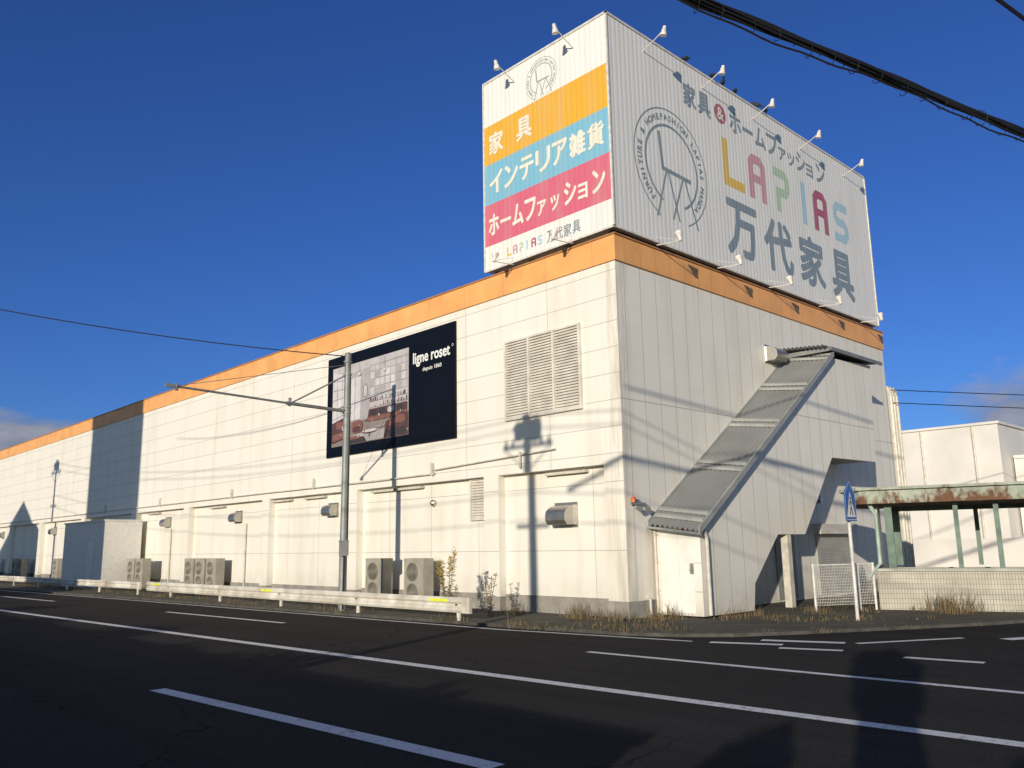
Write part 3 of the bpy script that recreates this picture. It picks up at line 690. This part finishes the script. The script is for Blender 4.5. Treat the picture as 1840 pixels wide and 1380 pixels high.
# ------------------------------------------------------------------ steel pole with arm
px,py=-2.3,7.6
U=thing('utility_pole','grey steel pole with long bracket arm behind guardrail','utility pole',(px,py,.1))
b=B(); b.cyl((px,py,.03),(px-.0,py-.05,6.84),.105,18,0,.085); b.lathe((px,py-.05,6.84),(0,0,1),[(0,.09),(.03,.085),(.05,.02)],18)
for z in (5.2,5.35,6.25,6.6): b.lathe((px,py-.04,z),(0,0,1),[(0,.112),(.05,.112)],18)
mk('pole',b,POLE,U,smooth=True)
b=B(); b.cyl((px,py-.05,5.26),(-4.2,py-.24,5.27),.045,10); b.cyl((-4.2,py-.24,5.27),(-7.2,7.1,5.32),.028,8)
b.cyl((px,py-.05,6.28),(-4.05,7.4,5.29),.022,6); b.tube([(px,py-.05,6.55),(-7.0,7.12,5.36)],.008,5)
b.lathe((-4.1,7.38,5.2),(0,0,1),[(0,.03),(.03,.06),(.06,.03),(.1,.06),(.14,.03),(.2,.05),(.22,.01)],10)
b.lathe((-7.1,7.1,5.22),(0,0,1),[(0,.03),(.03,.05),(.06,.03),(.1,.05),(.16,.03)],10)
b.box((-7.35,7.07,5.28),(-7.15,7.13,5.36))
mk('bracket_arm',b,POLE,U)
b=B(); b.box((px-.19,py-.26,1.45),(px+.0,py-.1,1.83)); b.box((px-.2,py-.27,1.8),(px+.01,py-.09,1.84)); mk('control_box',b,STEEL,U)
b=B(); b.tube([(px+.05,py-.12,1.8),(px+.05,py-.12,6.2)],.014,6); b.tube([(px-.05,py-.1,.1),(px-.05,py-.13,1.45)],.018,6); mk('conduit',b,BLACK,U)
def sag(p,q,s,n=14): 
    p=Vector(p);q=Vector(q); return [tuple(p.lerp(q,i/n)-Vector((0,0,s*4*(i/n)*(1-i/n)))) for i in range(n+1)]
def wire(name,label,segs,r,cat='cable'):
    b=B()
    for s in segs: b.tube(s,r,6)
    o=mk(name,b,BLACK); o['label']=label; o['category']=cat; return o
wire('overhead_wire','thin black service wire sagging from the steel pole',[sag((px,py-.05,6.78),(-15.4,17.9,9.8),.42)],.015)
wire('overhead_wire','thin black wire running off behind the building corner',[sag((14.7,-.05,6.7),(30,-8.7,6.75),.05)],.016)
wire('overhead_wire','thin black wire running off behind the building corner',[sag((14.7,-.05,6.25),(30,-8.7,6.2),.05)],.016)
def cable():
    A=Vector((-8.33,-7.85,6.65)); C=Vector((-3.1,-9.1,6.62)); d=(C-A).normalized()
    p=A-d*9.0; q=C+d*24; b=B(); n=200
    base=[p.lerp(q,i/n)+Vector((0,0,.0)) for i in range(n+1)]
    for k in range(6):
        r=.024 if k<3 else .013
        pts=[]
        for i,P_ in enumerate(base):
            a=2*math.pi*k/6+i*.12; w=.032+.009*math.sin(i*.7+k*2)
            pts.append(P_+Vector((0,math.cos(a)*w,math.sin(a)*w)))
        b.tube(pts,r,6)
    rr=random.Random(9)
    for i in range(0,n,2):
        P_=base[i]; R_=rr.uniform(.055,.085); s_=rr.uniform(.015,.04)
        b.tube([P_+Vector((s_*j,R_*math.cos(j*.9),R_*math.sin(j*.9)-.015)) for j in range(8)],.005,4)
    b.tube([P_+Vector((0,0,-.10+.03*math.sin(i*.33)+.012*math.sin(i*1.3))) for i,P_ in enumerate(base)],.011,5)
    o=mk('overhead_cable',b,BLACK); o['label']='thick black lashed cable bundle strung over the road'; o['category']='cable'
cable()
wire('overhead_wire','black wire crossing the sky above the road',[sag((-16,-7.15,8.65),(20,-12.2,8.65),.0)],.03)
# ------------------------------------------------------------------ utility poles across the street
def upole():
    t=thing('utility_pole','concrete utility pole with crossarms and round transformer','utility pole',(0,0,0),None,'utility poles across the street')
    b=B(); b.cyl((0,0,0),(0,0,8.0),.15,16,0,.11); mk('pole',b,CONC,t,smooth=True)
    b=B()
    for z,w in ((7.75,.5),(7.3,.85),(5.4,.55)): b.box((-w*.6,-.04,z),(w*.6,.04,z+.06)); b.box((-.05,-w,z-.1),(.05,w,z-.02))
    for x in (-.25,.25): b.lathe((x,0,7.78),(0,0,1),[(0,.04),(.05,.06),(.1,.03),(.16,.05)],8)
    for y in (-.75,-.5,.5,.75): b.lathe((0,y,7.26),(0,0,1),[(0,.04),(.05,.06),(.1,.03),(.16,.05)],8)
    b.cyl((0,-.8,7.2),(0,0,6.6),.02,5); b.cyl((0,.8,7.2),(0,0,6.6),.02,5)
    mk('crossarm',b,STEEL,t)
    b=B(); b.lathe((0,-.30,7.35),(0,0,1),[(0,.15),(.04,.19),(.5,.19),(.55,.1),(.57,.02)],16); b.lathe((0,.28,7.4),(0,0,1),[(0,.12),(.04,.16),(.4,.16),(.45,.1),(.47,.02)],16); mk('transformer',b,STEEL,t,smooth=True)
    return t
up=upole(); up.location=(-15.2,-3.7,.13)
dup(up,Matrix.Translation((-.2,-34.0+3.7,0)))
c=dup(up,Matrix.Translation((-.2,35.2+3.7,2.2)))   # far pole stands on a higher bank
b=B(); b.box((-16.6,34.2,.1),(-14.2,36.2,2.33)); o=mk('planter',b,CONC); o['label']='raised concrete planter carrying a utility pole'; o['category']='planter'
for x,z in ((-.6,7.95),(.65,7.95),(0,6.3),(.1,5.6)):
    wire('overhead_wire','power line strung between the street poles',[sag((-15.2+x,-3.7,z),(-15.4+x,35.2,z+2),.9,20)],.012)
    wire('overhead_wire','power line strung between the street poles',[sag((-15.2+x,-3.7,z),(-15.4+x,-34,z),.6,20)],.014)
def house(name,label,x0,x1,y0,y1,h,mat,gable=0,cat='building'):
    t=thing(name,label,cat,((x0+x1)/2,(y0+y1)/2,.1))
    b=B(); b.box((x0,y0,.1),(x1,y1,h)); mk('wall',b,mat,t)
    b=B()
    if gable:
        ym=(y0+y1)/2; b.prism([(y0-.4,h-.1),(y1+.4,h-.1),(ym,h+gable)],lambda y,z:(x0-.3,y,z),lambda y,z:(x1+.3,y,z))
    else: b.box((x0-.1,y0-.1,h),(x1+.1,y1+.1,h+.3))
    mk('roof',b,GRYB,t)
    nz=max(1,int(h/3)); 
    for k in range(nz):
        for i in range(max(1,int((y1-y0)/2))):
            b=B(); yy=y0+.6+i*2; b.box((x1,yy,1.1+k*2.9),(x1+.03,yy+1.1,2.3+k*2.9)); mk('window',b,GLASS,t)
    return t
house('apartment_building','tall beige apartment block across the street',-35,-27.5,16.65,20.6,16.5,BG)
house('house','two storey house with gabled roof across the street',-34,-26,33.5,40.5,8.3,BG,2.2,'house')
def leafcloud(b,c,r,n,s,rnd,mi=0):
    for i in range(n):
        while True:
            p=Vector((rnd.uniform(-1,1),rnd.uniform(-1,1),rnd.uniform(-1,1)))
            if p.length<1: break
        k=1+.14*math.sin(p.x*5+c[1])+.10*math.sin(p.y*6+p.z*4)
        P_=Vector(c)+Vector((p.x*r[0],p.y*r[1],p.z*r[2]))*k
        d=Vector((rnd.gauss(0,1),rnd.gauss(0,1),rnd.gauss(0,1))).normalized(); e=d.orthogonal().normalized(); ss=s*rnd.uniform(.6,1.4)
        b.add([P_-d*ss,P_+e*ss*.6,P_+d*ss,P_-e*ss*.6],[(0,1,2,3)],mi)
rnd=random.Random(5)
def shrub(x,y,rx,ry,h,n=2600,s=.1,lab='unseen garden shrub added to shade the foreground road',z0=0):  # guessed bushes out of view, added for their shadows on the road
    t=thing('shrub',lab,'shrub',(x,y,.13))
    b=B(); 
    for k in range(4): b.cyl((x,y,.1),(x+rnd.uniform(-.3,.3)*rx,y+rnd.uniform(-.3,.3)*ry,h*.6),.03,5,0,.015)
    mk('trunk',b,BARK,t)
    b=B(); leafcloud(b,(x,y,h*.53),(rx,ry,h*.47),n,s,rnd); mk('crown',b,LEAF,t,flat2d=True)
cx,cy=-14.54,-11.73; sd=Vector((-.915,-.4035)); sn_=Vector((.4035,-.915))
p=Vector((cx,cy))+sd*2.4
t=thing('shadow_tree','guessed clipped tree out of view, shaped to cast a road shadow','tree',(p.x,p.y,.13))  # unseen tree, its outline shaped for the shadow it throws on the road
b=B(); b.lathe((p.x,p.y,.1),(0,0,1),[(0,.30),(.5,.28),(1.5,.27),(2.5,.25),(2.9,.12)],12); mk('trunk',b,BARK,t)
b=B()
for zc,rr,hz in ((2.95,.40,.36),(2.6,.34,.35),(1.2,.30,1.0)): leafcloud(b,(p.x,p.y,zc),(rr,rr,hz),3600,.05,rnd)
mk('crown',b,LEAF,t,flat2d=True)
for s,h_ in ((-1.0,2.05),(1.0,2.1)):
    q=p+sn_*s; shrub(q.x,q.y,.42,.42,h_,5200,.06)
for s in (-.62,.62):
    q=p+sn_*s; shrub(q.x,q.y,.42,.42,1.5,4200,.06)
# unseen wall added across the street to shade the near road
t=thing('shadow_wall','grey concrete block wall out of view, added to shade the road','wall',(-16.8,8,.13))
b=B(); b.box((-16.95,-10.6,.1),(-16.8,28,1.78)); mk('wall',b,CONC,t)
b=B(); b.box((-17.0,-10.65,1.78),(-16.75,28,1.86)); mk('coping',b,CONC,t)
for y,h in ((-7.5,2.15),(-4.0,2.3),(-.5,2.1),(2.6,2.4),(7.5,2.2),(13,2.5),(19,2.3),(25,2.4)):
    shrub(-17.9,y,.75,1.6,h,4200,.10)
# ------------------------------------------------------------------ underpass shelter
dr=Vector((.325,-.946)); nr=Vector((.946,.325)); O=Vector((5.31,-3.06))
def LP(s,d,z): p=O+dr*s+nr*d; return (p.x,p.y,z)
def lbox(b,s0,s1,d0,d1,z0,z1,mi=0):
    b.prism([(s0,d0),(s1,d0),(s1,d1),(s0,d1)],lambda s,d:LP(s,d,z0),lambda s,d:LP(s,d,z1),mi)
V=thing('underpass_shelter','rusty pale green canopy over tiled underpass entrance','shelter',LP(2,1,.1))
b=B(); lbox(b,0,7,0,.22,.05,.92); lbox(b,0,.22,.22,3,.05,.92); lbox(b,0,7,2.8,3.0,.05,.92); mk('tiled_wall',b,TILE,V)
b=B(); lbox(b,-.05,7.05,-.05,.27,.92,.98); lbox(b,-.05,.27,.27,3.05,.92,.98); mk('wall_coping',b,plain('coping_concrete',(.42,.42,.37),.8,0,.3,3),V)
b=B()
b.prism([(-.6,.3),(-.2,-.35),(7.5,-.35),(7.5,3.4),(-.2,3.4),(-.6,2.8)],lambda s,d:LP(s,d,2.45),lambda s,d:LP(s,d,2.76))
b.prism([(-.7,.2),(-.25,-.45),(7.6,-.45),(7.6,3.5),(-.25,3.5),(-.7,2.9)],lambda s,d:LP(s,d,2.76),lambda s,d:LP(s,d,2.82))
b.prism([(-.7,.2),(-.25,-.45),(7.6,-.45),(7.6,3.5),(-.25,3.5),(-.7,2.9)],lambda s,d:LP(s,d,2.82),lambda s,d:LP(.5+s*.8,1.0+d*.3,2.88))
mk('canopy_roof',b,RUST,V)
for s,d in ((.35,.1),(1.75,.1),(2.55,.1),(3.9,.1),(5.5,.1),(.35,2.85),(2.2,2.85),(3.9,2.85)):
    b=B(); w_=.08 if s<.5 else .05; lbox(b,s-w_,s+w_,d-.05,d+.06,.98,2.45); mk('column',b,GREEN,V)
b=B(); lbox(b,.2,7,2.8,2.86,2.35,2.45); mk('canopy_beam',b,GREEN,V)
b=B(); lbox(b,.08,.11,.2,1.05,1.05,2.4); mk('side_panel',b,PGREEN,V)
b=B()
b.tube([LP(-.05,-.1,2.5),LP(.1,-.12,2.2),LP(.1,-.12,1.1),LP(-.15,-.12,.8)],.045,8)
mk('drainpipe',b,PGREEN,V)
# ------------------------------------------------------------------ fence
F_=thing('fence','low white welded mesh fence panel on the verge','fence',(4.5,-2.6,.1))
fa=Vector((3.82,-2.26));fb=Vector((5.25,-3.0))
def fp(t,z): p=fa.lerp(fb,t); return (p.x,p.y,z)
for t_ in (0,.73,1.0):
    b=B(); b.cyl(fp(t_,.04),fp(t_,1.12),.028,8); mk('post',b,LAMPW,F_)
b=B()
for i in range(38): b.cyl(fp(i/37,.2),fp(i/37,1.08),.004,4)
for i in range(15): b.tube([fp(0,.2+i*.063),fp(1,.2+i*.063)],.005,4)
b.tube([fp(0,1.09),fp(1,1.09)],.016,6)
mk('mesh_panel',b,LAMPW,F_)
# ------------------------------------------------------------------ pedestrian crossing sign
X_=thing('road_sign','blue pentagonal pedestrian crossing sign on white pole','road sign',(2.46,-3.83,.1))
sx,sy=2.46,-3.83
b=B(); b.cyl((sx,sy,.04),(sx,sy,2.6),.035,12); mk('pole',b,LAMPW,X_,smooth=True)
ra=rad(3); ca,sa=math.cos(ra),math.sin(ra)
def SP_(x,z,e): return (sx+x*ca+e*sa,sy+x*sa-e*ca,2.42+z)
pent=[(-.27,-.40),(.27,-.40),(.27,.16),(0,.43),(-.27,.16)]
b=B(); b.prism(pent,lambda x,z:SP_(x,z,.045),lambda x,z:SP_(x,z,.06)); mk('sign_plate',b,BLUE,X_)
pp_=lambda x,z:SP_(x,z,.063)
b=B(); b.add([pp_(-.22,-.32),pp_(.22,-.32),pp_(0,.2)],[(0,1,2)]); strip(b,[(x*.93,z*.93) for x,z in pent],.012,pp_,0,True); mk('triangle_mark',b,WHITEP,X_,flat2d=True)
pq=lambda x,z:SP_(x,z,.066)
b=B(); b.add([pq(.03*math.cos(a),.06+.03*math.sin(a)) for a in [2*math.pi*i/12 for i in range(12)]],[tuple(range(12))])
strip(b,[(0,.03),(.01,-.1),(.08,-.28)],.035,pq); strip(b,[(.01,-.1),(-.06,-.28)],.03,pq); strip(b,[(-.08,-.08),(0,.02),(.09,-.06)],.02,pq)
mk('walking_figure',b,BLACK,X_,flat2d=True)
# ------------------------------------------------------------------ far buildings
house_=thing('warehouse','plain white flat roofed building behind the shelter','building',(38,10,.1))
b=B(); b.box((29.5,1.1,.1),(55,26,6.95)); mk('wall',b,BG,house_)
b=B(); b.box((29.4,1.0,6.95),(55.1,26.1,7.07)); mk('coping',b,BG,house_)
for yy in (2.2,4.6):
    b=B(); b.cyl((29.42,yy,.1),(29.42,yy,6.9),.06,8); mk('downpipe',b,PIPEW,house_)
h2=thing('warehouse','lower white annex building with grey parapet','building',(38,-5,.1))
b=B(); b.box((31,-14,.1),(55,1.0,5.35)); mk('wall',b,BG,h2); b=B(); b.box((30.9,-14.1,5.35),(55.1,.98,5.5)); mk('coping',b,BG,h2)
for i in range(3):
    b=B(); b.box((30.96,-2-i*3.4,2.4),(31,-.4-i*3.4,3.6)); mk('window',b,GLASS,h2)
h3=thing('steel_staircase','grey steel stair ramp beside the white building','staircase',(28,0,.1))
b=B()
b.prism([(3.0,.5),(-2.5,2.6),(-2.5,2.72),(3.0,.65)],lambda y,z:(28,y,z),lambda y,z:(28.1,y,z)); mk('stringer',b,GRYB,h3)
for y in (-2.6,0.2):
    b=B(); b.box((27.95,y,.1),(28.1,y+.1,2.6 if y<0 else 1.6)); mk('post',b,GRYB,h3)
b=B(); b.box((25,-8,.1),(25.3,6,1.6)); o=mk('boundary_wall',b,BG); o['label']='low white wall behind the shelter'; o['category']='wall'
# ------------------------------------------------------------------ vegetation
rnd=random.Random(11)
def tuft(b,x,y,z,n,h,sp,mi=0):
    for i in range(n):
        a=rnd.uniform(0,6.28); l=h*rnd.uniform(.45,1.1); o=Vector((x+rnd.gauss(0,sp*.3),y+rnd.gauss(0,sp*.3),z))
        d=Vector((math.cos(a),math.sin(a),0)); w=Vector((-d.y,d.x,0))*rnd.uniform(.003,.007); k=rnd.uniform(.15,.8)
        p1_=o+d*(l*k*.35)+Vector((0,0,l*.5)); p2_=o+d*(l*k)+Vector((0,0,l*rnd.uniform(.5,1)))
        b.add([o-w,o+w,p1_+w*.8,p1_-w*.8,p2_],[(0,1,2,3),(3,2,4)],mi)
def patchy(x,y): return math.sin(x*1.9+y*.7)+math.sin(y*1.3-x*.6+2)+.8*math.sin(x*3.7-y*2.9)
b=B()
for i in range(460):
    y=rnd.uniform(-.5,40); x=rnd.choice([rnd.uniform(-.9,-.1),rnd.uniform(-2.75,-2.2),rnd.uniform(-2.6,-.3)]); 
    if patchy(x,y)<-.3: continue
    tuft(b,x,y,.06,rnd.randint(8,18),rnd.uniform(.06,.26),.35,0 if rnd.random()<.7 else 1)
for i in range(460):
    x=rnd.uniform(-2.2,9)
    ymin=-1.3-.52*max(0,x+2)-.7; y=-.2+(ymin+.2)*rnd.random()
    if x>1 and y>-1.35: y=-1.4-rnd.random()
    if patchy(x,y)<.1: continue
    tuft(b,x,y,.06,rnd.randint(6,16),rnd.uniform(.05,.20),.4,0 if rnd.random()<.6 else 1)
for i in range(len(edge)-1):
    p=Vector(edge[i]);q=Vector(edge[i+1])
    if p.y>26 or p.x>12: continue
    L_=(q-p).length; 
    for k in range(int(L_*4)):
        r_=p.lerp(q,rnd.random())
        if patchy(r_.x,r_.y)<-.2: continue
        tuft(b,r_.x+rnd.uniform(-.05,.25),r_.y+rnd.uniform(-.02,.15),.04,rnd.randint(4,12),rnd.uniform(.05,.13),.3,0 if rnd.random()<.6 else 1)
for x,y,h in ((-.5,.9,.7),(-.6,1.2,.55),(-.45,-.2,.45),(.4,-.7,.5),(.1,-.5,.5),(1.4,-1.7,.4),(2.2,-1.8,.35),(-.6,3.0,.5),(5.5,-4.3,.7),(5.2,-4.6,.75),(5.0,-4.9,.7),(5.6,-5.0,.75),(-.4,.4,.4),(3.6,-2.6,.35)):
    for k in range(3): tuft(b,x+rnd.uniform(-.2,.2),y+rnd.uniform(-.2,.2),.06,22,h*rnd.uniform(.6,1.0),.35,0)
mk('dry_grass',b,[DRY,GRN],flat2d=True,kind='stuff',label='dry brown grass and weeds along the verge')
def weed(x,y,h,flower,lab,lm):
    t=thing('tall_weed',lab,'plant',(x,y,.1))
    b=B(); bl=B(); bf=B()
    for k in range(5):
        a=rnd.uniform(0,6.28); top=Vector((x+.22*math.cos(a)*h*rnd.random(),y+.22*math.sin(a)*h,.1+h*rnd.uniform(.6,1))); bs=Vector((x+rnd.gauss(0,.03),y+rnd.gauss(0,.03),.06))
        b.tube([bs,bs.lerp(top,.5)+Vector((0,0,.03)),top],.007,5)
        for i in range(48 if flower else 24):
            s=rnd.uniform(.15,1); P_=bs.lerp(top,s); an=rnd.uniform(0,6.28); d=Vector((math.cos(an),math.sin(an),rnd.uniform(-.1,.6))).normalized(); l=rnd.uniform(.06,.14); w=d.orthogonal().normalized()*.012
            bl.add([P_,P_+d*l*.5+w,P_+d*l,P_+d*l*.5-w],[(0,1,2,3)])
        if flower:
            for i in range(110):
                P_=bs.lerp(top,rnd.uniform(.75,1.05))+Vector((rnd.gauss(0,.035),rnd.gauss(0,.035),rnd.gauss(0,.03))); d=Vector((rnd.gauss(0,1),rnd.gauss(0,1),rnd.gauss(0,1))).normalized()*.02; e=d.orthogonal().normalized()*.018
                bf.add([P_-d,P_+e,P_+d,P_-e],[(0,1,2,3)])
    mk('stem',b,DRY,t); mk('leaves',bl,lm,t,flat2d=True)
    if flower: mk('flower_head',bf,GOLDF,t,flat2d=True)
weed(-1.7,4.0,1.45,True,'tall goldenrod weed with yellow flower heads behind guardrail',GRN)
weed(-1.2,3.1,.95,False,'thin dry weed standing at the building base',DRY)
weed(-1.8,3.7,.7,False,'thin dry weed standing at the building base',DRY)
# ------------------------------------------------------------------ light, world, camera
el,az=rad(11.3),rad(23.8)
d=Vector((math.cos(az)*math.cos(el),math.sin(az)*math.cos(el),-math.sin(el)))
sl=bpy.data.lights.new('sun','SUN'); sl.energy=4.3; sl.angle=rad(.5); sl.color=(1,.90,.74)
so=bpy.data.objects.new('sun',sl); COL.objects.link(so); so.rotation_euler=d.to_track_quat('-Z','Y').to_euler()
w=bpy.data.worlds.new('World'); SC.world=w; w.use_nodes=True; nt=w.node_tree
bg=nt.nodes['Background']; sky=nt.nodes.new('ShaderNodeTexSky'); sky.sky_type='NISHITA'; sky.sun_disc=False
sky.sun_elevation=el; sky.sun_rotation=math.atan2(-.915,-.4035)%(2*math.pi); sky.air_density=1.0; sky.dust_density=.15; sky.ozone_density=3.2
tc=nt.nodes.new('ShaderNodeTexCoord'); G3=tc.outputs['Generated']
dt=N(nt,'ShaderNodeVectorMath',operation='DOT_PRODUCT'); nt.links.new(G3,dt.inputs[0]); dt.inputs[1].default_value=(-.897,-.396,.196)
tf=maprange(nt,dt.outputs['Value'],.05,.65,1,0)
tint=N(nt,'ShaderNodeMix',data_type='RGBA',blend_type='MULTIPLY'); nt.links.new(tf,tint.inputs[0]); nt.links.new(sky.outputs[0],tint.inputs[6]); tint.inputs[7].default_value=(.33,.545,1.06,1)
nt.links.new(tint.outputs[2],bg.inputs[0]); bg.inputs[1].default_value=.11
nz=noise(nt,G3,9,7,.6,(1,1,2.2))
tot=None
for (a_,e_,ra_,re) in ((14.5,7.0,6.5,3.3),(78,6.6,11,2.4)):
    a_,e_=rad(a_),rad(e_); c=(math.cos(a_)*math.cos(e_),math.sin(a_)*math.cos(e_),math.sin(e_))
    s1=nt.nodes.new('ShaderNodeVectorMath'); s1.operation='SUBTRACT'; nt.links.new(G3,s1.inputs[0]); s1.inputs[1].default_value=c
    s2=nt.nodes.new('ShaderNodeVectorMath'); s2.operation='MULTIPLY'; nt.links.new(s1.outputs[0],s2.inputs[0]); s2.inputs[1].default_value=(1/math.sin(rad(ra_)),1/math.sin(rad(ra_)),1/math.sin(rad(re)))
    s3=nt.nodes.new('ShaderNodeVectorMath'); s3.operation='LENGTH'; nt.links.new(s2.outputs[0],s3.inputs[0])
    v=maprange(nt,s3.outputs['Value'],0,1.15,1,0)
    tot=v if tot is None else math_(nt,'MAXIMUM',tot,v)
fac=maprange(nt,math_(nt,'ADD',nz,math_(nt,'MULTIPLY',tot,.60)),.70,.98,0,.85)
fac=math_(nt,'MULTIPLY',fac,math_(nt,'GREATER_THAN',tot,.001))
bg2=nt.nodes.new('ShaderNodeBackground'); nt.links.new(mix(nt,maprange(nt,nz,.4,.7,0,1),(.22,.25,.34),(.50,.48,.50)),bg2.inputs[0]); bg2.inputs[1].default_value=.8
ms=nt.nodes.new('ShaderNodeMixShader'); nt.links.new(fac,ms.inputs[0]); nt.links.new(bg.outputs[0],ms.inputs[1]); nt.links.new(bg2.outputs[0],ms.inputs[2])
nt.links.new(ms.outputs[0],nt.nodes['World Output'].inputs[0])
pit,rol,yaw=.1891,-.0167,.8088
Fv=Vector((math.cos(yaw)*math.cos(pit),math.sin(yaw)*math.cos(pit),math.sin(pit))); R0=Vector((math.sin(yaw),-math.cos(yaw),0)); U0=R0.cross(Fv)
Rv=R0*math.cos(rol)+U0*math.sin(rol); Uv=-R0*math.sin(rol)+U0*math.cos(rol)
M=Matrix(((Rv.x,Uv.x,-Fv.x,-14.5417),(Rv.y,Uv.y,-Fv.y,-11.7333),(Rv.z,Uv.z,-Fv.z,1.65),(0,0,0,1)))
cam=bpy.data.cameras.new('camera'); co=bpy.data.objects.new('camera',cam); COL.objects.link(co); co.matrix_world=M
cam.sensor_width=36; cam.lens=36*1512.39/1840; cam.clip_end=2000; cam.clip_start=.1
SC.camera=co
SC.view_settings.view_transform='Standard'; SC.view_settings.look='None'; SC.view_settings.exposure=0
